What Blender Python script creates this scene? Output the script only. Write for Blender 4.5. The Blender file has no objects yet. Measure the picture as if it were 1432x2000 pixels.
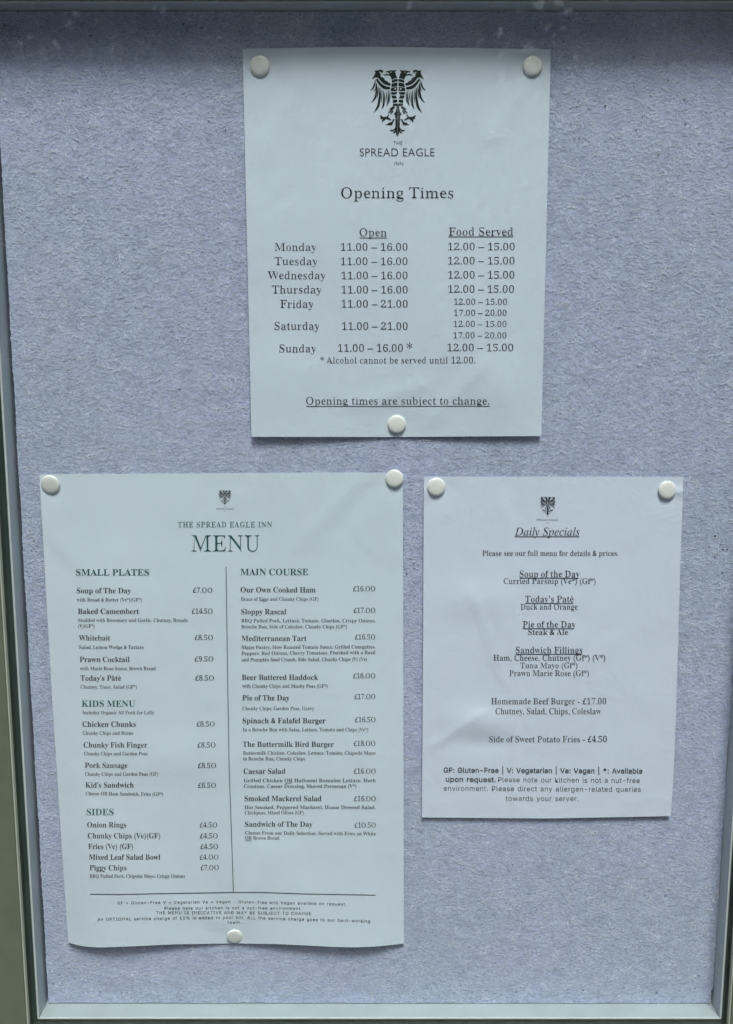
import bpy, math, random
import numpy as np
from mathutils import Vector, geometry
random.seed(7)
rng = np.random.default_rng(11)
S = bpy.context.scene
COL = S.collection

# ------------------------------------------------------------------ camera
DIST, EYE, PITCH = 0.74, 1.50, math.radians(9.5)
FPX, W0, H0 = 2000.0, 1432.0, 2000.0          # focal length in photograph pixels, photograph size
cd = bpy.data.cameras.new('camera')
cd.sensor_fit = 'VERTICAL'; cd.sensor_height = 36.0; cd.lens = 36.0 * FPX / H0
cd.clip_start = 0.01; cd.clip_end = 500
cam = bpy.data.objects.new('camera', cd); COL.objects.link(cam)
cam.location = (0, -DIST, EYE); cam.rotation_euler = (math.pi / 2 - PITCH, 0, 0)
S.camera = cam
# ------------------------------------------------------------------ sky, sun, exposure
SUN_EL, SUN_AZ = math.radians(65), math.radians(8)      # azimuth to the right of the viewer's back
wd = bpy.data.worlds.new('World'); S.world = wd; wd.use_nodes = True
nt = wd.node_tree; nt.nodes.clear()
sky = nt.nodes.new('ShaderNodeTexSky'); sky.sky_type = 'NISHITA'; sky.sun_disc = False
sky.sun_elevation = SUN_EL; sky.sun_rotation = math.pi - SUN_AZ
sky.air_density = 1.0; sky.dust_density = 5.0; sky.ozone_density = 1.0
bg = nt.nodes.new('ShaderNodeBackground'); bg.inputs[1].default_value = 0.05
ow = nt.nodes.new('ShaderNodeOutputWorld')
nt.links.new(sky.outputs[0], bg.inputs[0]); nt.links.new(bg.outputs[0], ow.inputs[0])
sl = bpy.data.lights.new('sun', 'SUN'); sl.energy = 1.5; sl.angle = math.radians(17); sl.color = (1.0, 0.98, 0.95)
sun = bpy.data.objects.new('sun', sl); COL.objects.link(sun)
sdir = Vector((math.sin(SUN_AZ) * math.cos(SUN_EL), -math.cos(SUN_AZ) * math.cos(SUN_EL), math.sin(SUN_EL)))
sun.rotation_euler = sdir.to_track_quat('Z', 'Y').to_euler(); sun.location = (2, -3, 6)
S.view_settings.view_transform = 'Standard'; S.view_settings.look = 'None'
S.view_settings.exposure = 1.47; S.view_settings.gamma = 1.0

# ------------------------------------------------------------------ helpers
def at(u, v, h=0.0):
    """point on the plane h metres in front of the felt (felt face is y = 0) seen at photograph pixel u, v"""
    x = (u - W0 / 2) / FPX; y = -(v - H0 / 2) / FPX
    c, s = math.cos(PITCH), math.sin(PITCH)
    ry = c + y * s; rz = -s + y * c
    t = (DIST - h) / ry
    return (x * t, -h, EYE + rz * t)

def mesh_obj(name, verts, faces, mat, parent=None, smooth=False):
    me = bpy.data.meshes.new(name)
    me.from_pydata([tuple(map(float, v)) for v in verts], [], faces)
    me.materials.append(mat)
    if smooth: me.polygons.foreach_set('use_smooth', [True] * len(me.polygons))
    me.update()
    o = bpy.data.objects.new(name, me); COL.objects.link(o)
    if parent: o.parent = parent
    return o

def thing(name, label, cat, group=None):
    o = bpy.data.objects.new(name, None); COL.objects.link(o)
    o.empty_display_size = 0.02
    o['label'] = label; o['category'] = cat
    if group: o['group'] = group
    return o

def box(x0, x1, y0, y1, z0, z1):
    v = [(x0, y0, z0), (x1, y0, z0), (x1, y1, z0), (x0, y1, z0), (x0, y0, z1), (x1, y0, z1), (x1, y1, z1), (x0, y1, z1)]
    f = [(0, 3, 2, 1), (4, 5, 6, 7), (0, 1, 5, 4), (1, 2, 6, 5), (2, 3, 7, 6), (3, 0, 4, 7)]
    return v, f

def bevel(o, w, seg=2):
    m = o.modifiers.new('bevel', 'BEVEL'); m.width = w; m.segments = seg; m.limit_method = 'ANGLE'
    return o

def mitred_frame(name, inner, outer, yb, yf, mat, parent, bv=0.0006):
    """four mitred rails between an inner and an outer rectangle (x0, x1, z0, z1)"""
    a, b = inner, outer
    ci = [(a[0], a[2]), (a[1], a[2]), (a[1], a[3]), (a[0], a[3])]
    co = [(b[0], b[2]), (b[1], b[2]), (b[1], b[3]), (b[0], b[3])]
    out = []
    for k in range(4):
        j = (k + 1) % 4
        g = 0.00012                                     # hairline mitre joint
        q = [Vector((*ci[k], 0)), Vector((*ci[j], 0)), Vector((*co[j], 0)), Vector((*co[k], 0))]
        d = (q[1] - q[0]).normalized() * g
        q[0] += d; q[3] += d; q[1] -= d; q[2] -= d
        vs = [(p.x, yf, p.y) for p in q] + [(p.x, yb, p.y) for p in q]
        fs = [(0, 1, 2, 3), (7, 6, 5, 4), (0, 4, 5, 1), (1, 5, 6, 2), (2, 6, 7, 3), (3, 7, 4, 0)]
        out.append(bevel(mesh_obj(name, vs, fs, mat, parent), bv))
    return out

# ------------------------------------------------------------------ materials
def material(name):
    m = bpy.data.materials.new(name); m.use_nodes = True
    n = m.node_tree
    return m, n, n.nodes['Principled BSDF']

def coords(n, scale=(1, 1, 1)):
    tc = n.nodes.new('ShaderNodeTexCoord'); mp = n.nodes.new('ShaderNodeMapping')
    mp.inputs['Scale'].default_value = scale
    n.links.new(tc.outputs['Object'], mp.inputs[0]); return mp.outputs[0]

def noise(n, vec, scale, detail=4, rough=0.5, dist=0.0):
    t = n.nodes.new('ShaderNodeTexNoise'); t.inputs['Scale'].default_value = scale
    t.inputs['Detail'].default_value = detail; t.inputs['Roughness'].default_value = rough
    t.inputs['Distortion'].default_value = dist
    n.links.new(vec, t.inputs['Vector']); return t.outputs['Fac']

def ramp(n, fac, stops):
    r = n.nodes.new('ShaderNodeValToRGB'); cr = r.color_ramp
    while len(cr.elements) < len(stops): cr.elements.new(0.5)
    for e, (p, c) in zip(cr.elements, stops): e.position = p; e.color = (*c, 1)
    n.links.new(fac, r.inputs[0]); return r.outputs[0]

def mixc(n, fac, a, b, mode='MIX'):
    x = n.nodes.new('ShaderNodeMix'); x.data_type = 'RGBA'; x.blend_type = mode
    for s, val in ((0, fac), (6, a), (7, b)):
        if hasattr(val, 'links'): n.links.new(val, x.inputs[s])
        elif s == 0: x.inputs[0].default_value = val
        else: x.inputs[s].default_value = (*val, 1)
    return x.outputs[2]

def bump(n, b, height, strength, dist):
    k = n.nodes.new('ShaderNodeBump'); k.inputs['Strength'].default_value = strength
    k.inputs['Distance'].default_value = dist
    n.links.new(height, k.inputs['Height']); n.links.new(k.outputs[0], b.inputs['Normal'])

# felt
M_FELT, n, b = material('grey_blue_felt')
v1 = coords(n, (1, 1, 2.2))
fib = noise(n, v1, 380, 7, 0.72, 1.6)
fine = noise(n, coords(n, (1, 1, 1.3)), 1500, 3, 0.7, 0.4)
blot = noise(n, coords(n), 7, 3, 0.55)
mott = noise(n, coords(n), 45, 4, 0.6, 0.5)
c1 = ramp(n, fib, [(0.33, (0.20, 0.232, 0.33)), (0.50, (0.445, 0.51, 0.70)), (0.67, (0.76, 0.84, 1.0))])
c2 = mixc(n, 0.55, c1, ramp(n, blot, [(0.38, (0.89, 0.95, 0.96)), (0.62, (1.0, 0.965, 1.10))]), 'MULTIPLY')
c3 = mixc(n, 0.3, c2, ramp(n, mott, [(0.3, (0.84, 0.84, 0.86)), (0.7, (1.12, 1.12, 1.12))]), 'MULTIPLY')
c4 = mixc(n, 0.4, c3, ramp(n, fine, [(0.3, (0.72, 0.72, 0.74)), (0.7, (1.25, 1.25, 1.25))]), 'MULTIPLY')
n.links.new(c4, b.inputs['Base Color']); b.inputs['Roughness'].default_value = 1.0
b.inputs['Specular IOR Level'].default_value = 0.1
b.inputs['Sheen Weight'].default_value = 0.25; b.inputs['Sheen Roughness'].default_value = 0.6
bump(n, b, fib, 0.35, 0.0003)

M_FIBRE, n, b = material('pale_felt_fibre')
n.links.new(ramp(n, noise(n, coords(n), 90, 2), [(0.3, (0.50, 0.56, 0.70)), (0.7, (0.82, 0.87, 0.96))]), b.inputs['Base Color'])
b.inputs['Roughness'].default_value = 0.8

def paper_mat(name, col, wrinkle):
    m, n, b = material(name)
    f = ramp(n, noise(n, coords(n), 16, 4, 0.55), [(0.3, tuple(c * 0.965 for c in col)), (0.7, col)])
    g = ramp(n, noise(n, coords(n), 900, 3, 0.6), [(0.3, (0.97, 0.97, 0.97)), (0.7, (1, 1, 1))])
    n.links.new(mixc(n, 1.0, f, g, 'MULTIPLY'), b.inputs['Base Color'])
    b.inputs['Roughness'].default_value = 0.62; b.inputs['Specular IOR Level'].default_value = 0.25
    bump(n, b, noise(n, coords(n), 28, 5, 0.55, 0.6), wrinkle, 0.004)
    return m
M_PAPER1 = paper_mat('white_paper', (0.70, 0.805, 0.93), 0.16)
M_PAPER2 = paper_mat('white_menu_paper', (0.70, 0.81, 0.925), 0.15)
M_PAPER3 = paper_mat('white_specials_paper', (0.725, 0.815, 0.98), 0.18)

def ink(name, col):
    m, n, b = material(name)
    n.links.new(ramp(n, noise(n, coords(n), 700, 3, 0.7), [(0.3, tuple(c * 0.8 for c in col)), (0.75, tuple(c * 1.5 for c in col))]), b.inputs['Base Color'])
    b.inputs['Roughness'].default_value = 0.75; b.inputs['Specular IOR Level'].default_value = 0.2
    return m
M_BLACK = ink('black_ink', (0.009, 0.010, 0.016))
M_DARK = ink('dark_green_black_ink', (0.012, 0.020, 0.016))
M_MENU = ink('charcoal_ink', (0.018, 0.028, 0.034))
M_GREY = ink('grey_ink', (0.022, 0.034, 0.040))
M_TEAL = ink('teal_ink', (0.008, 0.095, 0.09))

M_PIN, n, b = material('white_plastic')
n.links.new(ramp(n, noise(n, coords(n), 160, 4), [(0.3, (0.72, 0.75, 0.73)), (0.7, (0.80, 0.83, 0.81))]), b.inputs['Base Color'])
b.inputs['Roughness'].default_value = 0.35
M_STEEL, n, b = material('pin_steel'); b.inputs['Metallic'].default_value = 1; b.inputs['Roughness'].default_value = 0.3
b.inputs['Base Color'].default_value = (0.5, 0.5, 0.5, 1)

def painted(name, col, rough, sc=60, spec=0.5):
    m, n, b = material(name)
    n.links.new(ramp(n, noise(n, coords(n, (1, 1, 1)), sc, 5, 0.6), [(0.25, tuple(c * 0.88 for c in col)), (0.75, tuple(c * 1.08 for c in col))]), b.inputs['Base Color'])
    b.inputs['Roughness'].default_value = rough; b.inputs['Specular IOR Level'].default_value = spec
    bump(n, b, noise(n, coords(n), 500, 3), 0.05, 0.0005)
    return m
M_OLIVE = painted('olive_painted_aluminium', (0.108, 0.138, 0.098), 0.5)
M_ALU = painted('pale_anodised_aluminium', (0.37, 0.43, 0.46), 0.38, 25)
M_GASKET = painted('dark_green_gasket', (0.020, 0.046, 0.040), 0.35, 18)
M_LIP = painted('pale_edge_trim', (0.38, 0.43, 0.35), 0.35)
M_VOID = painted('dark_case_back', (0.02, 0.025, 0.025), 0.8)
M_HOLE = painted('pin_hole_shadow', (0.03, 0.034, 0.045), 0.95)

M_GLASS = bpy.data.materials.new('clear_glass'); M_GLASS.use_nodes = True
n = M_GLASS.node_tree; n.nodes.clear()
tr = n.nodes.new('ShaderNodeBsdfTransparent'); tr.inputs[0].default_value = (0.975, 0.995, 0.985, 1)
gl = n.nodes.new('ShaderNodeBsdfGlossy'); gl.inputs['Roughness'].default_value = 0.015
fr = n.nodes.new('ShaderNodeFresnel'); ge = n.nodes.new('ShaderNodeNewGeometry'); io = n.nodes.new('ShaderNodeMapRange')
io.inputs['To Min'].default_value = 1.5; io.inputs['To Max'].default_value = 1 / 1.5    # rays pass straight, so both faces get the outside reflectance
n.links.new(ge.outputs['Backfacing'], io.inputs['Value']); n.links.new(io.outputs[0], fr.inputs[0])
mx = n.nodes.new('ShaderNodeMixShader'); om = n.nodes.new('ShaderNodeOutputMaterial')
n.links.new(fr.outputs[0], mx.inputs[0]); n.links.new(tr.outputs[0], mx.inputs[1]); n.links.new(gl.outputs[0], mx.inputs[2])
df = n.nodes.new('ShaderNodeBsdfDiffuse'); df.inputs[0].default_value = (0.75, 0.78, 0.8, 1)      # a thin film of dust and wipe marks
m2 = n.nodes.new('ShaderNodeMixShader')
sm = noise(n, coords(n, (1, 1, 0.35)), 9, 6, 0.6, 1.5)
rr = n.nodes.new('ShaderNodeMapRange'); rr.inputs['From Min'].default_value = 0.45; rr.inputs['From Max'].default_value = 0.75
rr.inputs['To Min'].default_value = 0.001; rr.inputs['To Max'].default_value = 0.022
n.links.new(sm, rr.inputs['Value']); n.links.new(rr.outputs[0], m2.inputs[0])
n.links.new(mx.outputs[0], m2.inputs[1]); n.links.new(df.outputs[0], m2.inputs[2]); n.links.new(m2.outputs[0], om.inputs[0])

# ------------------------------------------------------------------ ground and the trees opposite (they shade and reflect)
M_GROUND, n, b = material('grey_paving')
n.links.new(ramp(n, noise(n, coords(n), 3, 8, 0.65), [(0.3, (0.06, 0.062, 0.06)), (0.7, (0.11, 0.11, 0.105))]), b.inputs['Base Color'])
b.inputs['Roughness'].default_value = 0.9
g = mesh_obj('ground', [(-150, -150, 0), (150, -150, 0), (150, 150, 0), (-150, 150, 0)], [(0, 1, 2, 3)], M_GROUND)
g['kind'] = 'structure'

M_LEAF, n, b = material('green_leaves')
n.links.new(ramp(n, noise(n, coords(n), 1.3, 3), [(0.3, (0.016, 0.030, 0.014)), (0.7, (0.036, 0.058, 0.024))]), b.inputs['Base Color'])
b.inputs['Roughness'].default_value = 0.8; b.inputs['Specular IOR Level'].default_value = 0.15
def wood():
    N = 300000
    cx = rng.uniform(-19, 19, 240); cy = rng.uniform(-12.5, -9, 240); cz = rng.uniform(0.8, 10.2, 240)
    k = rng.integers(0, 150, N)
    d = rng.normal(size=(N, 3)); d /= np.linalg.norm(d, axis=1)[:, None]
    r = rng.uniform(0.45, 1.0, N) ** 0.5 * rng.uniform(1.3, 2.3, 240)[k]
    c = np.stack([cx[k], cy[k], cz[k]], 1) + d * r[:, None]
    c[:, 2] = np.maximum(c[:, 2], 0.1)
    a = rng.normal(size=(N, 3)); a /= np.linalg.norm(a, axis=1)[:, None]
    q = np.cross(a, rng.normal(size=(N, 3))); q /= np.linalg.norm(q, axis=1)[:, None]
    L = rng.uniform(0.05, 0.11, N)[:, None]; Wd = L * 0.45
    V = np.stack([c - a * L, c + q * Wd, c + a * L, c - q * Wd], 1).reshape(-1, 3)
    M = 45000                                             # the deep, closed mass of foliage behind the loose outer leaves
    c = np.stack([rng.uniform(-24, 24, M), rng.uniform(-17, -13.5, M), rng.uniform(0.1, 10.5, M) ** 1.0], 1)
    c[:, 2] *= 0.85 + 0.15 * np.sin(c[:, 0] * 0.9) * np.sin(c[:, 0] * 0.37 + 1)
    a = rng.normal(size=(M, 3)); a /= np.linalg.norm(a, axis=1)[:, None]
    q = np.cross(a, rng.normal(size=(M, 3))); q /= np.linalg.norm(q, axis=1)[:, None]
    L = rng.uniform(0.12, 0.26, M)[:, None]
    V = np.concatenate([V, np.stack([c - a * L, c + q * L * .6, c + a * L, c - q * L * .6], 1).reshape(-1, 3)])
    return quads_obj('tree_line', V, M_LEAF)

def quads_obj(name, V, mat, parent=None):
    N = len(V) // 4
    me = bpy.data.meshes.new(name)
    me.vertices.add(len(V)); me.vertices.foreach_set('co', V.astype(np.float32).ravel())
    me.loops.add(len(V)); me.loops.foreach_set('vertex_index', np.arange(len(V), dtype=np.int32))
    me.polygons.add(N); me.polygons.foreach_set('loop_start', np.arange(0, len(V), 4, dtype=np.int32))
    me.materials.append(mat); me.update(calc_edges=True)
    o = bpy.data.objects.new(name, me); COL.objects.link(o)
    if parent: o.parent = parent
    return o
w = wood(); w['kind'] = 'stuff'; w['label'] = 'dark green mass of trees that the glass reflects'; w['category'] = 'trees'

# ------------------------------------------------------------------ the notice case
case = thing('notice_case', 'glazed outdoor notice case with olive frame and grey blue felt back', 'notice case')
DEPTH = 0.0165
fx0 = at(95, 1957)[0]; fx1 = at(1391.5, 1958)[0]; fz0 = at(700, 1958.5)[2]; fz1 = at(700, 22)[2]
rx0 = at(77, 1987, DEPTH)[0]; rx1 = at(1405.5, 1987, DEPTH)[0]; rz0 = at(700, 1987, DEPTH)[2]; rz1 = at(700, 5, DEPTH)[2]
ox0 = at(57.5, 1990, DEPTH + .006)[0]; ox1 = at(1421, 1990, DEPTH + .006)[0]
print('felt', fx0, fx1, fz0, fz1); print('reveal', rx0, rx1, rz0, rz1); print('outer', ox0, ox1)
ml, mr = rx0 - ox0, ox1 - rx1
oz0, oz1 = rz0 - 0.0085, rz1 + 0.0075

def felt_board():
    """felt-covered board with a ragged cut edge"""
    pts = []
    def edge(p, q, nseg, amp):
        for i in range(nseg):
            t = i / nseg
            x = p[0] + (q[0] - p[0]) * t; z = p[1] + (q[1] - p[1]) * t
            nx, nz = -(q[1] - p[1]), (q[0] - p[0]); l = math.hypot(nx, nz)
            d = random.gauss(0, amp) + amp * 1.2 * math.sin(i * 0.11) if 0 < i else 0
            pts.append((x + nx / l * d, z + nz / l * d))
    A, B, C, D = (fx0, fz0), (fx1, fz0), (fx1, fz1), (fx0, fz1)
    c1 = (fx1 - 0.0012, fz0 - 0.0003); c2 = (fx1 - 0.0017, fz0 + 0.009); c3 = (fx1, fz0 + 0.014)
    edge(A, c1, 420, 0.00012); edge(c1, c2, 12, 0.00008); edge(c2, c3, 8, 0.00008)
    edge(c3, C, 480, 0.00016); edge(C, D, 300, 0.00006); edge(D, A, 520, 0.00016)
    tri = geometry.tessellate_polygon([[Vector((x, z, 0)) for x, z in pts]])
    N = len(pts)
    vs = [(x, 0.0, z) for x, z in pts] + [(x, 0.010, z) for x, z in pts]
    fs = [tuple(t) for t in tri] + [(i, i + N, (i + 1) % N + N, (i + 1) % N) for i in range(N)]
    return mesh_obj('felt_board', vs, fs, M_FELT, case)
fb = felt_board()
v, f = box(rx0 - .03, rx1 + .03, 0.013, 0.018, rz0 - .03, rz1 + .03)
mesh_obj('back_panel', v, f, M_VOID, case)
mitred_frame('side_lining', (rx0, rx1, rz0, rz1), (rx0 - .0018, rx1 + .0018, rz0 - .0018, rz1 + .0018), 0.0128, -DEPTH, M_ALU, case, 0.0003)
mitred_frame('gasket', (rx0 - .0019, rx1 + .0019, rz0 - .0019, rz1 + .0019), (ox0 - .012, ox1 + .012, oz0 - .012, oz1 + .012), 0.0128, -DEPTH + .0012, M_GASKET, case, 0.0003)
mitred_frame('edge_trim', (ox0, ox1, oz0, oz1), (ox0 - .0011, ox1 + .0011, oz0 - .0011, oz1 + .0011), -DEPTH - .0045, -DEPTH - .0090, M_LIP, case, 0.0004)
mitred_frame('frame_rail', (ox0 - .00112, ox1 + .00112, oz0 - .00112, oz1 + .00112), (ox0 - .045, ox1 + .045, oz0 - .045, oz1 + .045), 0.018, -DEPTH - .0096, M_OLIVE, case, 0.0012)
M_LIP_HIGHLIGHT = painted('pale_lip_highlight', (0.62, 0.68, 0.69), 0.3)  # pale colour paints in the highlight along the lining's front lip
mitred_frame('lining_lip', (rx0 + .0001, rx1 - .0001, rz0 + .0001, rz1 - .0001), (rx0 - .0011, rx1 + .0011, rz0 - .0011, rz1 + .0011), -DEPTH - .00005, -DEPTH - .0008, M_LIP_HIGHLIGHT, case, 0.0002)
v, f = box(ox0 - .0005, ox1 + .0005, -DEPTH - .0044, -DEPTH - .0012, oz0 - .0005, oz1 + .0005)
mesh_obj('glass_pane', v, f, M_GLASS, case)

def fibres():
    N = 85000
    x = rng.uniform(fx0, fx1, N); z = rng.uniform(fz0, fz1, N)
    ang = rng.normal(0, 0.75, N); L = rng.uniform(0.0025, 0.0090, N); wd = rng.uniform(0.00006, 0.00019, N)
    cur = rng.normal(0, 0.9, N); lift = rng.uniform(0.0001, 0.0006, N)
    V = []
    px, pz, a = x.copy(), z.copy(), ang.copy()
    rows = []
    K = 4
    for i in range(K + 1):
        hgt = 0.0001 + lift * math.sin(math.pi * i / K)
        tp = 1 - abs(i / K * 2 - 1) * 0.5
        rows.append((px - np.sin(a) * -wd * tp, px + np.sin(a) * -wd * tp, pz - np.cos(a) * wd * tp, pz + np.cos(a) * wd * tp, hgt))
        px = px + np.cos(a) * L / K; pz = pz + np.sin(a) * L / K; a = a + cur / K
    for i in range(K):
        A, B = rows[i], rows[i + 1]
        q = np.stack([np.stack([A[0], -A[4], A[2]], 1), np.stack([B[0], -B[4], B[2]], 1), np.stack([B[1], -B[4], B[3]], 1), np.stack([A[1], -A[4], A[3]], 1)], 1)
        V.append(q)
    V = np.concatenate(V, 0).reshape(-1, 4, 3)
    ok = (V[:, :, 0].max(1) < fx1 + .0003) & (V[:, :, 0].min(1) > fx0 - .0006) & (V[:, :, 2].max(1) < fz1 - .0002) & (V[:, :, 2].min(1) > fz0 - .0002)
    o = quads_obj('felt_fibre', V[ok].reshape(-1, 3), M_FIBRE, case); o['kind'] = 'stuff'
fibres()

HOLES = [(9,50,2),(23,58,1.6),(35,62,2),(22,73,1.5),(38,72,2.2),(48,91,2),(178,70,2.4),(358,47,2.6),(366,59,2.3),(382,48,3),(393,55,2.4),(200,104,1.4),
 (283,154,1.8),(214,187,1.8),(176,248,1.8),(153,276,2),(172,348,1.6),(248,352,1.5),(315,216,2),(408,237,1.8),(440,254,2),(261,253,2.2),
 (1046,55,2.2),(1066,51,2.8),(1085,52,1.6),(1111,34,1.8),(1101,81,2.6),(1079,93,2),(1243,82,1.8),(1377,71,2.2),(1238,111,1.8),(1305,157,2),(1184,138,1.5),
 (1182,207,2.2),(1150,213,1.8),(1126,208,1.6),(1115,242,2.3),(1337,195,2),(1339,242,2.4),(1255,228,1.6),(1131,270,2),(1193,269,1.8),(1286,302,2.4),(1243,254,1.6),(1230,383,1.6),
 (1397,1047,2.6),(1337,1038,2),(1407,1064,1.8),(1412,1073,2.2),(1421,1073,2),(1402,1082,1.6),(1397,1088,2.4),(1386,1068,1.5),(1411,1119,1.6),(1367,1326,1.8),(1360,1310,1.6),
 (789,1072,1.8),(804,1091,2),(808,1101,2),(795,1121,2.4),(809,1110,1.6),(809,1138,1.8),(788,1053,1.6),
 (166,1885,1.8),(103,1922,1.8),(122,1922,2.6),(196,1937,2.6),(238,1939,2.2),(288,1943,2),(231,1923,1.5),(116,1903,1.6),(1139,1934,2.4),(1283,1939,2.4),(1365,1906,2.2),(1219,1929,1.6),
 (1158,1795,1.8),(59,1037,1.8),(66,1056,2),(72,1066,1.6),(61,1075,1.6),(960,865,1.4),(1170,900,1.5),(1290,780,1.6),(1210,640,1.5),(1340,520,1.7),(300,560,1.5),(150,640,1.4),(350,760,1.6),(90,800,1.5),(770,870,1.6),(1380,880,1.6),(900,1700,1.7),(1010,1770,1.5),(1220,1690,1.6),(860,1650,1.4),(1300,1750,1.7),(380,1900,1.8),(620,1930,2),(700,1905,1.5),(900,1925,2),(1010,1936,1.8)]
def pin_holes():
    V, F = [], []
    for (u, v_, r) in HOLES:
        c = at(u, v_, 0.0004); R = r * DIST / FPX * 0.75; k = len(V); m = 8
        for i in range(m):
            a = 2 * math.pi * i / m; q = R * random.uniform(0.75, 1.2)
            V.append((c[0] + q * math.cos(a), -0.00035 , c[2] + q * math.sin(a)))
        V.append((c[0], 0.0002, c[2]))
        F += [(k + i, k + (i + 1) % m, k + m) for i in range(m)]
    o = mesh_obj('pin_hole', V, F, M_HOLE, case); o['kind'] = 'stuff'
pin_holes()

# ------------------------------------------------------------------ letter shapes
TXT = {}
try: INTER = bpy.data.fonts.load(bpy.utils.system_resource('DATAFILES') + '/fonts/Inter.woff2')
except Exception: INTER = None

def glyph_char(style, c):
    if style in ('serif', 'times', 'small', 'serifbold', 'didone', 'thin'):
        if 'A' <= c <= 'Z': return chr(0x1D400 + ord(c) - 65)
        if 'a' <= c <= 'z': return chr(0x1D41A + ord(c) - 97)
        if c == '0' and style == 'thin': return chr(0x1D400 + 14)
        if c.isdigit(): return chr(0x1D7CE + ord(c) - 48)
    if style == 'italic':
        if 'A' <= c <= 'Z': return chr(0x1D434 + ord(c) - 65)
        if 'a' <= c <= 'z': return chr(0x1D44E + ord(c) - 97)
    return c
# weight curves: stem thickness -> new thickness, as (keep below, factor)
THIN = {'serif': (0.036, 0.47), 'small': (0.055, 0.80), 'didone': (0.030, 0.36), 'times': (0.048, 0.62), 'thin': (0.055, 0.55), 'serifbold': (0.04, 0.98)}
ACC = {'é': ('e', '´'), 'â': ('a', 'ˆ')}

def raw_glyphs(keys):
    objs = {}
    for (fontkey, ch, off) in keys:
        for suf in ('', '|'):
            c = bpy.data.curves.new('g', 'FONT'); c.body = ch + suf; c.resolution_u = 3; c.offset = off; c.fill_mode = 'FRONT' if False else c.fill_mode
            if fontkey == 'inter' and INTER: c.font = INTER
            o = bpy.data.objects.new('g', c); COL.objects.link(o); objs[(fontkey, ch, off, suf)] = o
    dg = bpy.context.evaluated_depsgraph_get()
    out = {}
    def grab(o):
        e = o.evaluated_get(dg); me = e.to_mesh()
        V = np.array([tuple(v.co)[:2] for v in me.vertices]) if len(me.vertices) else np.zeros((0, 2))
        F = [tuple(p.vertices) for p in me.polygons]; e.to_mesh_clear(); return V, F
    bar = {}
    for (fk, ch, off) in keys:
        if (fk, off) not in bar: bar[(fk, off)] = None
    for (fk, ch, off) in keys:
        V, F = grab(objs[(fk, ch, off, '')]); V2, _ = grab(objs[(fk, ch, off, '|')])
        out[(fk, ch, off)] = (V, F, V2[:, 0].max() if len(V2) else 0.3)
    for o in objs.values():
        c = o.data; bpy.data.objects.remove(o); bpy.data.curves.remove(c)
    return out

def slim(V, F, keep, fac, lim=0.21):
    """reduce stem weight of an outline glyph by its local thickness"""
    from collections import defaultdict
    cnt = {}
    for f in F:
        A = sum(V[f[i]][0] * V[f[(i + 1) % len(f)]][1] - V[f[(i + 1) % len(f)]][0] * V[f[i]][1] for i in range(len(f)))
        ff = f if A > 0 else f[::-1]
        for i in range(len(ff)):
            a, b_ = ff[i], ff[(i + 1) % len(ff)]
            if (b_, a) in cnt: del cnt[(b_, a)]
            else: cnt[(a, b_)] = 1
    E = list(cnt)
    if not E: return V
    P = V[[e[0] for e in E]]; Q = V[[e[1] for e in E]]; D = Q - P
    shift = {}
    for i, (a, b_) in enumerate(E):
        d = D[i]; l = math.hypot(*d)
        if l < 1e-6: continue
        nrm = np.array([-d[1], d[0]]) / l                 # interior on the left
        m = (P[i] + Q[i]) / 2
        den = nrm[0] * D[:, 1] - nrm[1] * D[:, 0]
        with np.errstate(all='ignore'):
            t = ((P[:, 0] - m[0]) * D[:, 1] - (P[:, 1] - m[1]) * D[:, 0]) / den
            s = ((P[:, 0] - m[0]) * nrm[1] - (P[:, 1] - m[1]) * nrm[0]) / den
        ok = np.isfinite(t) & np.isfinite(s) & (t > 1e-5) & (s >= -1e-6) & (s <= 1 + 1e-6); ok[i] = False
        th = t[ok].min() if ok.any() else 9
        if th > lim or th <= keep: sh = 0.0
        else: sh = (th - (keep + (th - keep) * fac)) / 2
        shift[(a, b_)] = (nrm, sh)
    V = V.copy(); nxt = {a: (a, b_) for (a, b_) in E}; prv = {b_: (a, b_) for (a, b_) in E}
    W = V.copy()
    for k in range(len(V)):
        if k not in nxt or k not in prv or nxt[k] not in shift or prv[k] not in shift: continue
        n1, s1 = shift[prv[k]]; n2, s2 = shift[nxt[k]]
        det = n1[0] * n2[1] - n1[1] * n2[0]
        if abs(det) < 0.35: dv = (n1 * s1 + n2 * s2) / 2
        else: dv = np.array([(s1 * n2[1] - s2 * n1[1]) / det, (n1[0] * s2 - n2[0] * s1) / det])
        l = math.hypot(*dv)
        if l > 0.06: dv *= 0.06 / l
        W[k] = V[k] + dv
    return W

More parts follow.
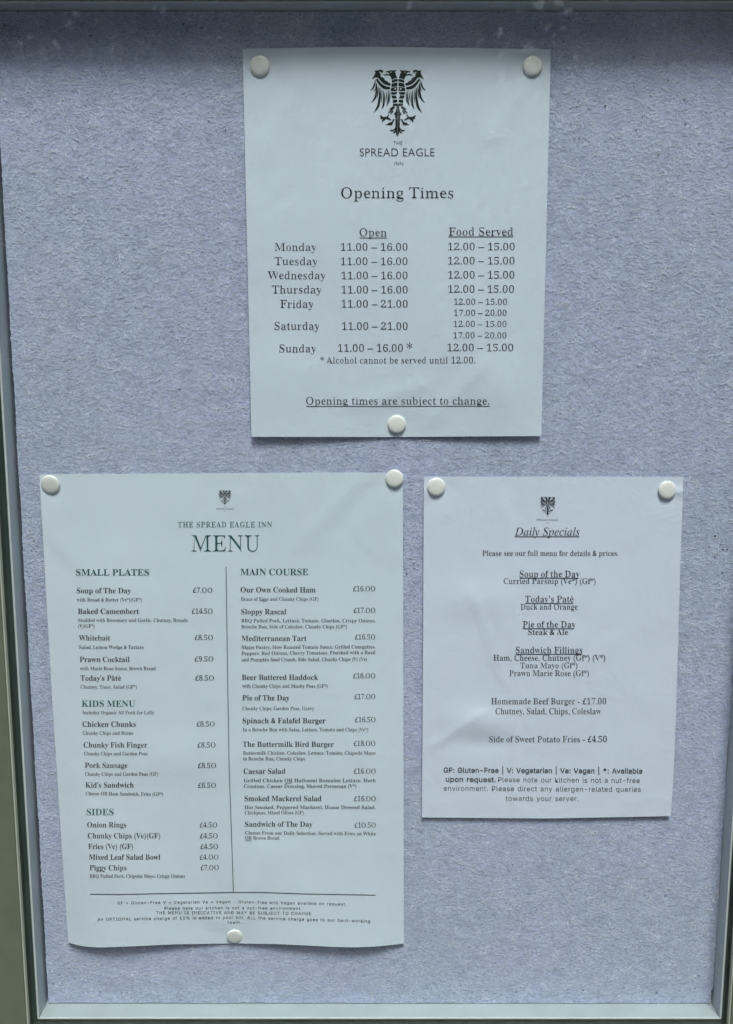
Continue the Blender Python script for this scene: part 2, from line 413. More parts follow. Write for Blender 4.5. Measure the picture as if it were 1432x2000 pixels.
FONTKEY = {'serif': ('b', 0.0), 'small': ('b', 0.0), 'times': ('b', 0.0), 'serifbold': ('b', 0.0), 'didone': ('b', 0.0), 'thin': ('b', 0.0), 'italic': ('b', 0.0),
           'gill': ('b', -0.010), 'sans': ('inter', 0.0), 'sansbold': ('inter', 0.016), 'widesans': ('inter', 0.006)}
def need(style, text, keys):
    fk, off = FONTKEY[style]
    for c in text:
        if c == ' ': continue
        for cc in ACC.get(c, (c,)) if style in THIN else (c,):
            keys.add((fk, glyph_char(style, cc), off if ord(glyph_char(style, cc)) < 0x3000 else 0.0))
GL = {}
def glyph(style, c):
    k = (style, c)
    if k in GL: return GL[k]
    fk, off = FONTKEY[style]; gc = glyph_char(style, c)
    V, F, bx = RAW[(fk, gc, off if ord(gc) < 0x3000 else 0.0)]
    adv = bx - BAR[(fk, off if ord(gc) < 0x3000 else 0.0)]
    V = V.copy()
    if style in THIN and len(V) and c.isalnum():
        V = slim(V, F, *THIN[style])
        if style == 'thin' and c == '0': V[:, 0] *= 1.0
    if style in ('serif', 'serifbold', 'thin', 'didone') and c in '()|:.,*&=%-–’':
        pass
    GL[k] = (V, F, adv); return GL[k]

def layout(style, text, track=0.0, wordgap=0.26):
    x = 0.0; Vs, Fs, k = [], [], 0
    for c in text:
        if c == ' ': x += wordgap + track; continue
        if c in ACC and style in THIN:
            V, F, adv = glyph(style, ACC[c][0]); A, AF, _ = glyph(style, ACC[c][1])
            Vs.append(V + [x, 0]); Fs += [tuple(i + k for i in f) for f in F]; k += len(V)
            ax = V[:, 0].mean() - (A[:, 0].min() + A[:, 0].max()) / 2
            Vs.append(A + [x + ax, 0]); Fs += [tuple(i + k for i in f) for f in AF]; k += len(A)
        else:
            V, F, adv = glyph(style, c)
            Vs.append(V + [x, 0]); Fs += [tuple(i + k for i in f) for f in F]; k += len(V)
        x += adv + track
    return np.concatenate(Vs), Fs

# ------------------------------------------------------------------ sheets of paper
def interp(pts):
    xs = [p[0] for p in pts]; ys = [p[1] for p in pts]
    return lambda x: np.interp(x, xs, ys)
def smoothpts(pts, n=60, k=5):
    xs = np.linspace(0, 1, n); ys = np.interp(xs, [p[0] for p in pts], [p[1] for p in pts])
    yp = np.pad(ys, k, mode='reflect', reflect_type='odd'); ker = np.hanning(2 * k + 3)[1:-1]; ker /= ker.sum()
    ys = np.convolve(yp, ker, 'valid')
    return list(zip(xs, ys))

class Sheet:
    def __init__(s, name, label, L, R, T, B, hfun, mat, nu=120, nv=160):
        s.L, s.R, s.T, s.B, s.h = interp(L), interp(R), interp(T), interp(B), hfun
        s.root = thing(name, label, 'paper notice')
        V, F = [], []
        for j in range(nv + 1):
            for i in range(nu + 1):
                a, b_ = i / nu, j / nv
                u, v = s.fwd(a, b_); V.append(at(u, v, hfun(a, b_)))
        n1 = len(V)
        V += [(x, y + 0.00012, z) for x, y, z in V]
        w = nu + 1
        for j in range(nv):
            for i in range(nu):
                q = (j * w + i, (j + 1) * w + i, (j + 1) * w + i + 1, j * w + i + 1)
                F.append(q); F.append(tuple(k + n1 for k in q[::-1]))
        F0 = len(F); rim = [i for i in range(w)] + [j * w + nu for j in range(1, nv + 1)] + [nv * w + i for i in range(nu - 1, -1, -1)] + [j * w for j in range(nv - 1, 0, -1)]
        for k in range(len(rim)):
            a, b_ = rim[k], rim[(k + 1) % len(rim)]; q = len(V)
            V += [V[a], V[b_], V[b_ + n1], V[a + n1]]; F.append((q, q + 1, q + 2, q + 3))   # the cut edge keeps its own normals
        mesh_obj('paper_sheet', V, F, mat, s.root, True)
        s.k = 0
    def fwd(s, a, b_):
        return s.L(b_) + (s.R(b_) - s.L(b_)) * a, s.T(a) + (s.B(a) - s.T(a)) * b_
    def inv(s, u, v):
        a = b_ = 0.5
        for _ in range(4):
            b_ = (v - s.T(a)) / (s.B(a) - s.T(a)); a = (u - s.L(b_)) / (s.R(b_) - s.L(b_))
        return a, b_
    def pt(s, u, v, off=0.00015):
        a, b_ = s.inv(u, v); a = np.clip(a, 0, 1); b_ = np.clip(b_, 0, 1)
        return at(u, v, s.h(a, b_) + off)
    def lift(s, u, v): a, b_ = s.inv(u, v); return s.h(a, b_)
    def off(s):
        s.k += 1; return 0.00012 + 0.000012 * (s.k % 7)
    def text(s, style, txt, x0, x1, base, cap, mat, name='text_line', track=0.0, slope=None):
        """base: baseline height, a number or (left, right) or (left, middle, right)"""
        V, F = layout(style, txt, track)
        if not isinstance(base, tuple): base = (base, base)
        bl = interp([(i / (len(base) - 1), y) for i, y in enumerate(base)])
        lo, hi = V[:, 0].min(), V[:, 0].max(); o = s.off(); ch = CAPH[style]
        r = (V[:, 0] - lo) / (hi - lo)
        P = np.stack(s.pt(x0 + r * (x1 - x0), bl(r) - V[:, 1] / ch * cap, o), 1).tolist()
        return mesh_obj(name, P, F, mat, s.root)
    def line(s, pts, wpx, mat, name='rule_line', n=24):
        P, F = [], []; o = s.off() + 0.00008
        pts = [np.array(p, float) for p in pts]; dense = []
        for a, b_ in zip(pts[:-1], pts[1:]):
            for i in range(n): dense.append(a + (b_ - a) * i / n)
        dense.append(pts[-1])
        for i, p in enumerate(dense):
            d = dense[min(i + 1, len(dense) - 1)] - dense[max(i - 1, 0)]; d = d / np.linalg.norm(d); q = np.array([-d[1], d[0]]) * wpx / 2
            P += [s.pt(*(p - q), o), s.pt(*(p + q), o)]
            if i: F.append((2 * i - 2, 2 * i, 2 * i + 1, 2 * i - 1))
        return mesh_obj(name, P, F, mat, s.root)

# ---- eagle emblem, left half drawn, mirrored
def ribbon(pts, w):
    pts = [np.array(p, float) for p in pts]
    xs = np.linspace(0, len(pts) - 1, 9); P = [np.array([np.interp(x, range(len(pts)), [p[k] for p in pts]) for k in (0, 1)]) for x in xs]
    L, R = [], []
    for i, p in enumerate(P):
        d = P[min(i + 1, 8)] - P[max(i - 1, 0)]; d /= np.linalg.norm(d); q = np.array([-d[1], d[0]])
        t = i / 8; ww = w / 2 * (0.35 + 0.65 * min(1, t * 3)) * (1 if t < .7 else 1 - (t - .7) / .3 * .9)
        L.append(p + q * ww); R.append(p - q * ww)
    return [tuple(p) for p in L + R[::-1]]
def circ(x, y, r): return [(x + r * math.cos(a), y + r * math.sin(a)) for a in np.linspace(0, 2 * math.pi, 9)[:-1]]
EAGLE = [
 [[(410,130),(440,110),(520,100),(535,85),(590,95),(625,92),(665,75),(660,110),(635,125),(650,160),(665,195),(665,215),(680,240),(690,270),(640,275),(560,310),(550,270),(535,235),(505,210),(450,205),(380,215),(370,180),(400,190),(440,170),(490,182),(520,178),(505,155),(470,138)], circ(545,132,15)],
 [[(565,325),(640,296),(700,292),(700,352),(640,358),(565,385)]],
 [[(560,405),(640,382),(690,376),(700,405),(690,462),(640,466),(552,488)]],
 [[(545,505),(640,484),(692,482),(692,572),(640,578),(535,576)], circ(645,522,22)],
 [[(540,602),(640,602),(690,598),(690,622),(665,648),(620,660),(548,656)]],
 [[(553,680),(630,682),(660,674),(664,700),(690,742),(640,750),(580,754)]],
 [[(585,778),(690,778),(692,836),(640,846),(590,856)]],
 [[(590,880),(640,866),(706,872),(706,922),(590,922)]],
 [[(160,95),(250,95),(280,75),(350,85),(362,120),(350,148),(318,148),(310,125),(262,130),(300,165),(308,240),(360,258),(385,280),(405,325),(450,340),(480,372),(540,400),(535,450),(460,438),(380,408),(310,346),(262,276),(230,255),(215,262),(180,252),(120,298),(110,285),(150,220),(185,140)]],
 [[(238,285),(252,316),(300,376),(370,436),(450,470),(525,484),(522,535),(440,535),(370,520),(300,470),(240,390),(205,330),(196,300)]],
 [ribbon([(185,320),(160,430),(130,510),(65,565)],38)], [ribbon([(212,400),(215,560),(180,740),(85,850)],44)],
 [ribbon([(285,500),(290,700),(250,940),(150,1085)],56)], [ribbon([(375,560),(385,720),(375,900),(325,1000)],44)],
 [ribbon([(478,560),(482,720),(475,850),(440,930)],38)], [ribbon([(250,450),(245,620),(215,760)],24)],
 [ribbon([(330,520),(335,700),(320,860)],24)], [ribbon([(430,560),(435,700),(425,860)],24)], [ribbon([(512,570),(517,700),(508,860)],22)],
 [ribbon([(198,380),(190,520),(150,600)],20)],
 [[(706,900),(680,925),(672,1000),(655,1060),(605,1135),(645,1125),(650,1200),(655,1300),(658,1420),(645,1500),(595,1560),(645,1555),(670,1530),(680,1590),(706,1640)]],
 [[(650,1240),(630,1250),(600,1310),(590,1340),(575,1375),(500,1370),(415,1365),(500,1340),(475,1318),(540,1312),(575,1290),(605,1230)]],
 [[(655,1420),(636,1455),(600,1485),(520,1482),(560,1512),(612,1512),(650,1470)]],
 [[(590,935),(640,940),(625,980),(598,1002),(590,1012),(545,1060),(505,1085),(475,1085),(520,1040),(535,1005),(500,990),(535,975)]],
 [[(600,1022),(605,1060),(550,1110),(528,1125),(545,1080)]],
 [[(500,1110),(508,1130),(485,1195),(540,1225),(560,1262),(520,1255),(440,1220),(362,1290),(345,1312),(345,1262),(372,1230),(300,1225),(322,1200),(280,1140),(330,1152),(370,1185),(440,1178),(470,1158)]],
]
def eagle(sheet, u0, v0, u1, v1, mat):
    sx = (u1 - u0) / (1350 - 65); sy = (v1 - v0) / (1640 - 75)
    P, F = [], []; n_ = 0
    for poly in EAGLE:
        for mir in (0, 1):
            loops = []
            for lp in poly:
                q = []
                for x, y in lp:
                    if mir: x = 1416 - x
                    x -= max(0, (y - 900)) * 0.02
                    q.append(Vector((u0 + (x - 65) * sx, v0 + (y - 75) * sy, 0)))
                loops.append(q)
            tri = geometry.tessellate_polygon(loops); k = len(P); n_ += 1
            for lp in loops:
                for p in lp: P.append(sheet.pt(p.x, p.y, 0.00012 + 0.000002 * n_))
            F += [tuple(i + k for i in t) for t in tri]
    return mesh_obj('eagle_emblem', P, F, mat, sheet.root)

# ---- the three notices
def bumps(lst):
    def f(a, b_):
        return sum(A * np.exp(-((a - x) / sx) ** 2 - ((b_ - y) / sy) ** 2) for x, y, sx, sy, A in lst)
    return f
def ridge(a, b_, p, q, wd, A):
    """soft crease along the segment p-q"""
    dx, dy = q[0] - p[0], (q[1] - p[1]) * 1.35; L = math.hypot(dx, dy)
    rx, ry = a - p[0], (b_ - p[1]) * 1.35
    t = (rx * dx + ry * dy) / L ** 2; d = (rx * dy - ry * dx) / L
    return A * np.exp(-(d / wd) ** 2) * np.exp(-(np.maximum(0, np.abs(t - 0.5) - 0.35) / 0.15) ** 2)
def pinned(a, b_, pts, A=0.0005, r=0.06):
    return sum(-A * np.exp(-((a - x) ** 2 + ((b_ - y) * 1.35) ** 2) / r ** 2) for x, y in pts)
b1 = bumps([(0.25, 0.45, .25, .2, .0008), (0.75, 0.7, .2, .2, .0010), (0.5, 0.15, .3, .1, .0005), (0.15, 0.85, .12, .10, .0010), (0.85, 0.88, .1, .08, .0008)])
def h1(a, b_):
    away = np.minimum(1, np.abs(a - 0.5) * 2.6)
    return (0.0014 + 0.0012 * np.sin(math.pi * b_) + (0.0024 * (a < 0.5) + 0.0017 * (a >= 0.5)) * b_ ** 3 * away + 0.0012 * np.sin(math.pi * a) * (1 - b_) ** 6 + b1(a, b_)
            + ridge(a, b_, (0.33, 0.93), (0.62, 0.86), .03, .0004) + ridge(a, b_, (0.6, 0.97), (0.82, 0.80), .03, .0004) + ridge(a, b_, (0.05, 0.30), (0.20, 0.05), .04, .0004)
            + ridge(a, b_, (0.8, 0.25), (0.95, 0.05), .035, .0005) + pinned(a, b_, [(.06, .045), (.94, .045), (.5, .968)]))
b2 = bumps([(0.2, 0.35, .12, .2, .0014), (0.75, 0.2, .15, .12, -.0007), (0.85, 0.6, .1, .2, .0012), (0.1, 0.8, .1, .15, .0014), (0.35, 0.6, .2, .05, .0007), (0.6, 0.85, .1, .1, .0007)])
def h2(a, b_):
    curl = 0.0050 * b_ ** 4 * (np.abs(np.sin(math.pi * (a - 0.46) / 0.72)) ** 1.3) * (1 - 0.75 * np.maximum(0, (np.abs(a - 0.5) - 0.38) / 0.12) ** 1.5)
    return (0.0016 + 0.0024 * np.sin(math.pi * b_) * (1 - 0.5 * a) + curl + b2(a, b_)
            + ridge(a, b_, (0.70, 0.16), (0.90, 0.0), .022, .0003) + ridge(a, b_, (0.80, 0.14), (0.92, 0.02), .02, -.0002) + ridge(a, b_, (0.02, 0.12), (0.22, 0.30), .03, .0002)
            + ridge(a, b_, (0.05, 0.62), (0.16, 0.88), .03, .0004) + ridge(a, b_, (0.52, 0.98), (0.60, 0.78), .025, .0006) + ridge(a, b_, (0.30, 0.90), (0.50, 0.97), .02, .0004)
            + pinned(a, b_, [(.03, .022), (.975, .01), (.5, .985)], .0006, .05))
b3 = bumps([(0.22, 0.72, .12, .05, .0015), (0.24, 0.78, .10, .03, -.0008), (0.3, 0.40, .05, .12, .0010), (0.2, 0.36, .12, .05, .0009), (0.6, 0.55, .3, .2, .0006), (0.985, 0.045, .02, .012, .0009), (0.012, 0.05, .012, .02, .0008)])
def h3(a, b_):
    return (0.0014 + 0.0010 * np.sin(math.pi * b_) + 0.0013 * b_ ** 3 * (0.7 + 0.3 * a) + b3(a, b_)
            + ridge(a, b_, (0.19, 0.34), (0.33, 0.62), .025, .0004) + ridge(a, b_, (0.36, 0.35), (0.37, 0.98), .018, .0005) + ridge(a, b_, (0.02, 0.80), (0.24, 0.69), .02, .0004)
            + ridge(a, b_, (0.3, 0.05), (0.36, 0.30), .03, .0004) + pinned(a, b_, [(.05, .03), (.94, .04)], .0005, .06))

TABLE1 = [  # style, text, x0, x1, baseline, cap height, ink, part name, tracking
 ('gill','THE',768,786.3,283.2,7.4,'K','emblem_name',.05),('gill','SPREAD EAGLE',703,848.8,305.3,15.5,'K','emblem_name',.02),('gill','INN',770.6,787.6,323,7,'K','emblem_name',.05),
 ('serif','Opening Times',666.4,885.5,386.9,21,'K','heading',0),('serif','Open',702.5,755.6,461.4,15.5,'K','heading',0),('serif','Food Served',876.7,1002.4,460.2,16,'K','heading',0),
 ('serif','Monday',536.5,618,490,15.3,'K','weekday',0),('serif','Tuesday',536.5,620.3,517.6,15.3,'K','weekday',0),('serif','Wednesday',522.7,635.8,545.2,15.3,'K','weekday',0),
 ('serif','Thursday',531.5,628,572.9,15.3,'K','weekday',0),('serif','Friday',547.4,612.4,601,15.3,'K','weekday',0),('serif','Saturday',536.5,624,644,15.3,'K','weekday',0),('serif','Sunday',545.8,617.4,688,15.3,'K','weekday',0)]
for b_, t, x0, x1 in ((489.5,'11.00 – 16.00',665.6,796),(517.6,'11.00 – 16.00',665.6,796),(545.2,'11.00 – 16.00',667,796),(572.9,'11.00 – 16.00',667,796.3),(600.5,'11.00 – 21.00',667,796.3),(644,'11.00 – 21.00',668,796.3),(686.7,'11.00 – 16.00',660,787)):
    TABLE1.append(('serif', t, x0, x1, b_, 14, 'K', 'opening_hours', 0))
TABLE1.append(('serif', '*', 795, 805.5, 690, 20, 'K', 'asterisk', 0))
for b_, t, x0, x1, c in ((488.7,'12.00 – 15.00',875,1005.3,14),(516.3,'12.00 – 15.00',875,1005,14),(544,'12.00 – 15.00',875.3,1004.8,14),(571.6,'12.00 – 15.00',875.3,1004,14),(595,'12.00 – 15.00',886.8,990.3,11.3),(616.6,'17.00 – 20.00',886.8,989.6,11.3),(638.5,'12.00 – 15.00',886,989.4,11.3),(660.7,'17.00 – 20.00',885.6,989.2,11.3),(685.9,'12.00 – 15.00',873.8,1002.4,14)):
    TABLE1.append(('serif', t, x0, x1, b_, c, 'K', 'food_hours', 0))
TABLE1 += [('serif','* Alcohol cannot be served until 12.00.',625.8,928.3,709.8,12.7,'K','text_line',.01),('serif','Opening times are subject to change.',598,955.6,790,14.6,'K','text_line',0)]

LEFT = [('Soup of The Day',150,256,1158.6,'£7.00',377,414.7,1157.5),('Baked Camembert',152.2,271.5,1199,'£14.50',374.8,415.3,1198.5),('Whitebait',154,215.3,1251,'£8.50',380.4,416,1250),
 ('Prawn Cocktail',155.8,253.3,1293,'£9.50',380.4,417,1292),("Today's Pâté",157.3,236.5,1329.4,'£8.50',381.5,418,1329),('Chicken Chunks',161,265.4,1419.4,'£8.50',384,419.3,1419),
 ('Chunky Fish Finger',163.3,288,1460,'£8.50',385.8,421,1460),('Pork Sausage',165.9,249.3,1499.8,'£8.50',386.6,422,1500),("Kid's Sandwich",166.9,261.4,1538.3,'£6.50',386.8,422,1538.5),
 ('Onion Rings',170.4,247,1616,'£4.50',390.3,424.3,1616),('Chunky Chips (Ve)(GF)',171.6,313.2,1637.4,'£4.50',390.8,425.3,1637.4),('Fries (Ve) (GF)',172.6,260,1658.2,'£4.50',391.6,426,1658.2),
 ('Mixed Leaf Salad Bowl',173.7,313,1679,'£4.00',390.3,426.8,1679),('Piggy Chips',175.2,247.3,1700,'£7.00',392,427.5,1699.5),
 ('Our Own Cooked Ham',470,616.6,1157,'£16.00',689.8,733,1154.7),('Sloppy Rascal',471,559.3,1199.7,'£17.00',691,733,1196.9),('Mediterranean Tart',472,599,1251.9,'£16.50',693.4,733,1249),
 ('Beer Battered Haddock',472.5,621.6,1327.9,'£18.00',690,733,1324.7),('Pie of The Day',473.5,565.6,1368,'£17.00',692.5,733.3,1365.3),('Spinach & Falafel Burger',473.8,636,1412.5,'£16.50',693.5,733.6,1410.4),
 ('The Buttermilk Bird Burger',474.3,652.4,1458.7,'£18.00',691,733.3,1456.8),('Caesar Salad',475.9,557.4,1511.3,'£16.00',691,733.9,1511),('Smoked Mackerel Salad',477.5,628,1564.6,'£16.00',691.7,734,1564.8),
 ('Sandwich of The Day',478.6,610.5,1614.8,'£10.50',692.7,734,1616.3)]
SUBS = [('with Bread & Butter (Ve*)(GF*)',150,277.3,1174.8),('Studded with Rosemary and Garlic, Chutney, Breads',152.5,366.4,1214.7),('(V)(GF*)',153,184.9,1226),('Salad, Lemon Wedge & Tartare',154.7,281,1267.3),
 ('with Marie Rose Sauce, Brown Bread',156.4,304.1,1309),('Chutney, Toast, Salad (GF*)',157.3,267.4,1345),('Includes Organic All Fruit Ice Lolly',161,301,1395),('Chunky Chips and Beans',161.6,260,1435),
 ('Chunky Chips and Garden Peas',164.4,288.5,1475.2),('Chunky Chips and Garden Peas (GF)',166.4,309,1515.2),('Cheese OR Ham Sandwich, Fries (GF*)',167.4,318.7,(1553.2,1554.6)),('BBQ Pulled Pork, Chipotle Mayo, Crispy Onions',175.4,361.4,1714.5),
 ('Brace of Eggs and Chunky Chips (GF)',470.8,622.2,1173.4),('BBQ Pulled Pork, Lettuce, Tomato, Gherkin, Crispy Onions,',471.3,733.6,1215.6),('Brioche Bun, Side of Coleslaw, Chunky Chips (GF*)',471.3,678,1227.3),
 ('Maize Pastry, Slow Roasted Tomato Sauce, Grilled Courgettes,',472,733.4,(1267.8,1266.4)),('Peppers, Red Onions, Cherry Tomatoes, Finished with a Basil',472,733.4,(1279.5,1277.4)),('and Pumpkin Seed Crumb, Side Salad, Chunky Chips (V) (Ve)',472,717,(1291.8,1290.8)),
 ('with Chunky Chips and Mushy Peas (GF*)',473,640,1343.3),('Chunky Chips, Garden Peas, Gravy',473.5,613.7,1387),('In a Brioche Bun with Salsa, Lettuce, Tomato and Chips (Ve*)',474.3,719.3,1428.4),
 ('Buttermilk Chicken, Coleslaw, Lettuce, Tomato, Chipotle Mayo',474.9,733.3,1474),('in Brioche Bun, Chunky Chips',474.9,595.9,1485.2),('Grilled Chicken OR Halloumi Romaine Lettuce, Herb',476.4,733.6,1527.7),
 ('Croutons, Caesar Dressing, Shaved Parmesan (V*)',476.4,696,1538.9),('Hot Smoked, Peppered Mackerel, House Dressed Salad,',477.8,733.9,1580),('Chickpeas, Mixed Olives (GF)',478.3,593.2,1590.6),
 ('Choose From our Daily Selection, Served with Fries on White',479,734,(1629.9,1631.7)),('OR Brown Bread',479,545.4,1640)]
TABLE2 = [('gill','THE',437.3,441,990.5,1.8,'D','emblem_name',.05),('gill','SPREAD EAGLE',421.7,456.6,995.3,3.2,'D','emblem_name',.02),('gill','INN',437.5,441,998.8,1.8,'D','emblem_name',.05),
 ('thin','THE SPREAD EAGLE INN',347.7,531.4,1030,10.8,'T','subheading',.07),('didone','MENU',374.2,506.8,1077,31.5,'T','heading',.03),
 ('serifbold','SMALL PLATES',148.5,291.3,1124,12.3,'T','heading',0),('serifbold','MAIN COURSE',469.7,602.3,1123.4,12.6,'T','heading',0),('serifbold','KIDS MENU',159.6,263.9,1380.4,12.2,'T','heading',0),('serifbold','SIDES',169.4,222,1592,12.2,'T','heading',0)]
for t, x0, x1, b_, p, p0, p1, pb in LEFT:
    TABLE2.append(('serifbold', t, x0, x1, b_, 10.3, 'M', 'dish_name', .0)); TABLE2.append(('thin', p, p0, p1, pb, 9.8, 'M', 'price', -.02))
for t, x0, x1, b_ in SUBS: TABLE2.append(('small', t, x0, x1, b_, 6.9, 'G', 'dish_description', 0))
TABLE2 += [('widesans','GF = Gluten-Free V = Vegetarian Ve = Vegan - Gluten-free and Vegan availble on request.',229.2,676.5,(1766.4,1763.8,1768.7),5.6,'M','text_line',.08),
 ('widesans','Please note our kitchen is not a nut-free environment.',321.3,589,(1776.8,1775.8,1777),5.6,'M','text_line',.08),
 ('widesans','THE MENU IS INDICATIVE AND MAY BE SUBJECT TO CHANGE',305.2,607.6,(1785.6,1785.4,1787.4),5.8,'M','text_line',.08),
 ('widesans','An OPTIONAL service charge of 10% is added to your bill. ALL the service charge goes to our hard-working',190.3,723,(1798.6,1794.4,1802),5.8,'M','text_line',.08),
 ('widesans','team.',444.3,471.4,1804,5.4,'M','text_line',.08)]

TABLE3 = [('gill','THE',1067,1071.5,1010.5,2,'D','emblem_name',.05),('gill','SPREAD EAGLE',1047.7,1089.8,1017.4,3.8,'D','emblem_name',.02),('gill','INN',1066.6,1071.7,1022.4,2,'D','emblem_name',.05),
 ('italic','Daily Specials',1005.2,1132.3,1046,15.5,'K','heading',0),('times','Please see our full menu for details & prices.',942,1208.2,1085.6,10.4,'K','text_line',0),
 ('times','Soup of the Day',1015,1132.3,1127.3,12.8,'K','heading',0),('times','Curried Parsnip (Ve*) (Gf*)',983.8,1163.5,1140.4,11,'K','text_line',0),
 ("times","Today’s Paté",1025.9,1120.3,1176.4,12.8,'K','heading',0),('times','Duck and Orange',1017,1128.3,1190.5,11,'K','text_line',0),('times','Pie of the Day',1021,1124.3,1225.7,12.8,'K','heading',0),
 ('times','Steak & Ale',1031.7,1109.4,1239.9,11,'K','text_line',0),('times','Sandwich Fillings',1007.4,1137.7,1276,12.8,'K','heading',0),('times','Ham, Cheese, Chutney (Gf*) (V*)',963.8,1182.4,1290.3,11.3,'K','text_line',0),
 ('times','Tuna Mayo (Gf*)',1016.4,1128,1305.2,11,'K','text_line',0),('times','Prawn Marie Rose (Gf*)',994.7,1150.4,1320.4,11.2,'K','text_line',0),('times','Homemade Beef Burger - £17.00',959.4,1184.2,1375.6,12,'K','text_line',0),
 ('times','Chutney, Salad, Chips, Coleslaw',968,1174,1394.9,12,'K','text_line',0),('times','Side of Sweet Potato Fries - £4.50',955.4,1185.3,1449.7,12,'K','text_line',0),
 ('sansbold','GF: Gluten-Free | V: Vegetarian | Ve: Vegan | *: Available',866.8,1255,(1509,1510.7),10,'M','text_line',.02),('sansbold','upon request.',870.8,968.5,(1526.8,1527.6),10,'M','text_line',.02),
 ('sans','Please note our kitchen is not a nut-free',973.2,1249.6,(1527.6,1529.4),9.8,'M','text_line',.03),('sans','environment. Please direct any allergen-related queries',866.8,1251.7,(1544.5,1546.7),9.8,'M','text_line',.03),
 ('sans','towards your server.',987.8,1129.7,1564.5,9.8,'M','text_line',.03)]
INK = {'K': M_BLACK, 'D': M_DARK, 'M': M_MENU, 'G': M_GREY, 'T': M_TEAL}
keys = set()
for T in (TABLE1, TABLE2, TABLE3):
    for r in T: need(r[0], r[1], keys)
for st in FONTKEY: need(st, 'H|', keys)
for k in list(keys):
    keys.add((k[0], '|', k[2]))
RAW = raw_glyphs(keys)
BAR = {(k[0], k[2]): RAW[(k[0], '|', k[2])][0][:, 0].max() for k in keys}
CAPH = {st: glyph(st, 'H')[0][:, 1].max() for st in FONTKEY}

s1 = Sheet('opening_times_notice', 'white sheet of opening times under a large double headed eagle emblem', [(0, 474), (1, 491.5)], [(0, 1076), (1, 1057.5)],
    [(0, 95), (.4, 91), (1, 96)], [(0, 853), (.5, 853.5), (1, 851.5)], h1, M_PAPER1)
s2 = Sheet('menu_sheet', 'large white menu sheet with two priced columns of dishes in lower left', smoothpts([(0, 77), (.5, 103), (.8, 121), (1, 133.5)]), [(0, 787), (1, 789)],
    smoothpts([(0, 926.5), (.5, 924.5), (.8, 922.5), (1, 924)]), smoothpts([(0, 1840), (.025, 1847), (.09, 1850.8), (.2, 1848), (.31, 1844.5), (.49, 1842.5), (.63, 1844), (.78, 1849), (.85, 1850.5), (.92, 1848.5), (1, 1843)], 80, 2), h2, M_PAPER2, 140, 180)
s3 = Sheet('daily_specials_notice', 'smaller white sheet headed with slanted underlined title listing daily specials', smoothpts([(0, 828), (.5, 826.5), (1, 824.5)]), smoothpts([(0, 1335), (.31, 1328), (.7, 1320.5), (.9, 1315), (1, 1310)]),
    [(0, 931), (1, 931)], smoothpts([(0, 1596.5), (.5, 1598.6), (1, 1594)]), h3, M_PAPER3)
for s, T in ((s1, TABLE1), (s2, TABLE2), (s3, TABLE3)):
    for st, t, x0, x1, b_, c, i, nm, tk in T: s.text(st, t, x0, x1, b_, c, INK[i], nm, tk)
eagle(s1, 723.5, 136, 831.5, 266.5, M_DARK); eagle(s2, 426.7, 957.6, 452.4, 986, M_DARK); eagle(s3, 1054.2, 970.3, 1086.2, 1006.4, M_DARK)
s1.line([(702.5, 464.6), (755.6, 464.6)], 1.2, M_BLACK, 'underline'); s1.line([(875.5, 462.6), (1002.4, 462.2)], 1.2, M_BLACK, 'underline'); s1.line([(598, 793.7), (956.8, 793.2)], 1.2, M_BLACK, 'underline')
for a, b_, c in ((1005.2, 1132.3, 1048.2), (1015, 1130, 1129.2), (1025.9, 1120.3, 1178.5), (1021, 1121, 1227.8), (1007.4, 1137.7, 1278)): s3.line([(a, c), (b_, c)], 1.3, M_BLACK, 'underline')
s2.line([(441.6, 1107), (444.4, 1300), (447.7, 1500), (452, 1620), (455.3, 1720), (456, 1743)], 1.4, M_MENU)
s2.line([(176, 1746.4), (230, 1747), (310, 1745.5), (455.7, 1743), (509, 1743), (595, 1746), (733.5, 1748.3)], 1.5, M_MENU, 'rule_line', 16)
s2.line([(556.9, 1529.6), (569.9, 1529.6)], 0.9, M_GREY, 'underline', 3); s2.line([(479, 1642), (491, 1642)], 0.9, M_GREY, 'underline', 3)

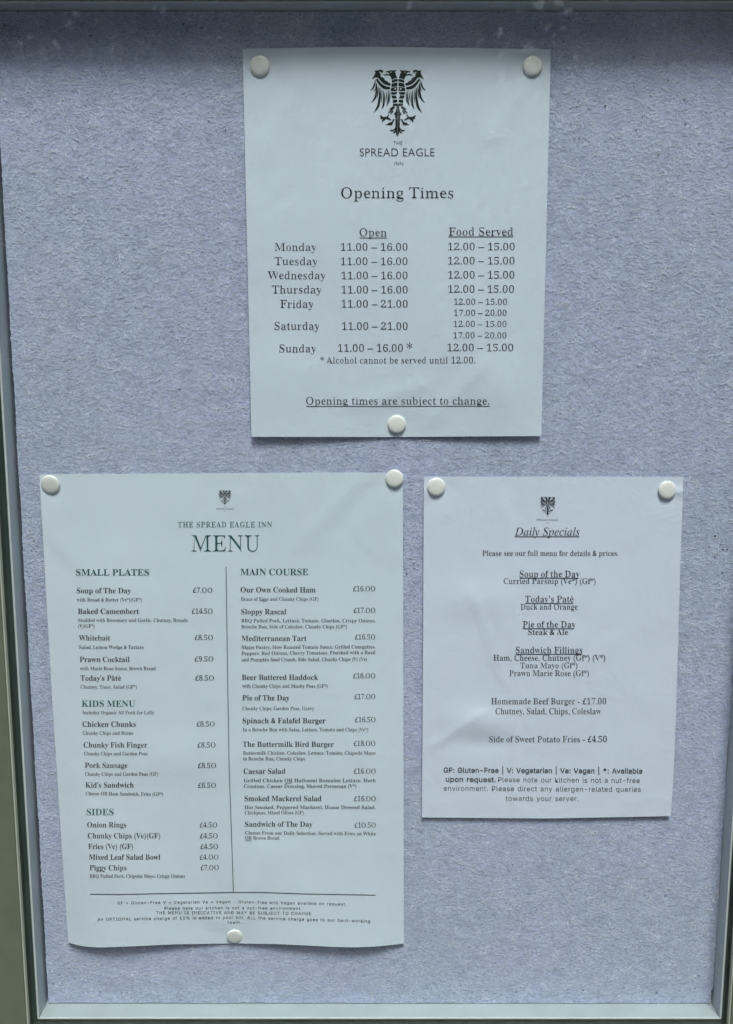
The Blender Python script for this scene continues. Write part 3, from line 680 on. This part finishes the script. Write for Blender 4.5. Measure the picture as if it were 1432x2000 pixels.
# ------------------------------------------------------------------ drawing pins
def pin_mesh():
    prof = [(0.0, 1.0), (0.30, 0.985), (0.55, 0.94), (0.74, 0.86), (0.86, 0.74), (0.945, 0.56), (0.985, 0.34), (1.0, 0.14), (0.985, 0.03), (0.93, 0.0)]
    V, F = [(0, -1.0, 0)], []; m = 40
    for r, y in prof[1:]:
        for i in range(m):
            a = 2 * math.pi * i / m; V.append((r * math.cos(a), -y, r * math.sin(a)))
    for i in range(m): F.append((0, 1 + i, 1 + (i + 1) % m))
    for k in range(len(prof) - 2):
        for i in range(m):
            a = 1 + k * m; F.append((a + i, a + m + i, a + m + (i + 1) % m, a + (i + 1) % m))
    F.append(tuple(1 + (len(prof) - 2) * m + i for i in range(m)))
    return V, F
PR = 18.3 * DIST / FPX
pv, pf = pin_mesh()
PINS = [(s1, 507.5, 129, 18.6, 'white drawing pin at top left of the opening times sheet', (2, -3)),
 (s1, 1040, 129, 18.3, 'white drawing pin at top right of the opening times sheet', (-3, 2)),
 (s1, 775, 828.5, 18.0, 'white drawing pin below the underlined opening times sentence', (-4, 0)),
 (s2, 99, 946, 19.0, 'white drawing pin in the top left corner of the large menu', (4, -5)),
 (s2, 770.5, 934.5, 17.9, 'white drawing pin overhanging the top right corner of the large menu', (-5, -4)),
 (s2, 458, 1828, 16.8, 'bright white drawing pin at the bottom middle of the menu sheet', (7, 2)),
 (s3, 852, 951, 18.2, 'white drawing pin at top left of the daily specials sheet', (-4, 3)),
 (s3, 1303, 957, 18.2, 'white drawing pin at top right of the daily specials sheet', (-6, 5))]
proto = None
for sh, u, v, r, lab, (tx, tz) in PINS:
    hh = sh.lift(u, v)
    if proto is None:
        root = thing('drawing_pin', lab, 'drawing pin', 'white drawing pins holding the notices')
        cap = mesh_obj('pin_cap', [(x, y * 0.30, z) for x, y, z in pv], pf, M_PIN, root, True)
        nv, nf = [], []
        for k, (yy, rr) in enumerate(((0, .05), (1.3, .045), (1.6, .004))):
            for i in range(8): nv.append((rr * math.cos(i * math.pi / 4), yy, rr * math.sin(i * math.pi / 4)))
        for k in range(2):
            for i in range(8): nf.append((k * 8 + i, k * 8 + 8 + i, k * 8 + 8 + (i + 1) % 8, k * 8 + (i + 1) % 8))
        shaft = mesh_obj('pin_shaft', nv, nf, M_STEEL, root, True)
        proto = root; o = root; kids = [cap, shaft]
    else:
        o = proto.copy(); COL.objects.link(o); o['label'] = lab
        for c in kids:
            d = c.copy(); COL.objects.link(d); d.parent = o
    o.location = at(u, v, hh + 0.00045); R = r * (DIST - hh) / FPX; o.scale = (R, R, R)
    o.rotation_euler = (math.radians(tx), 0, math.radians(tz))
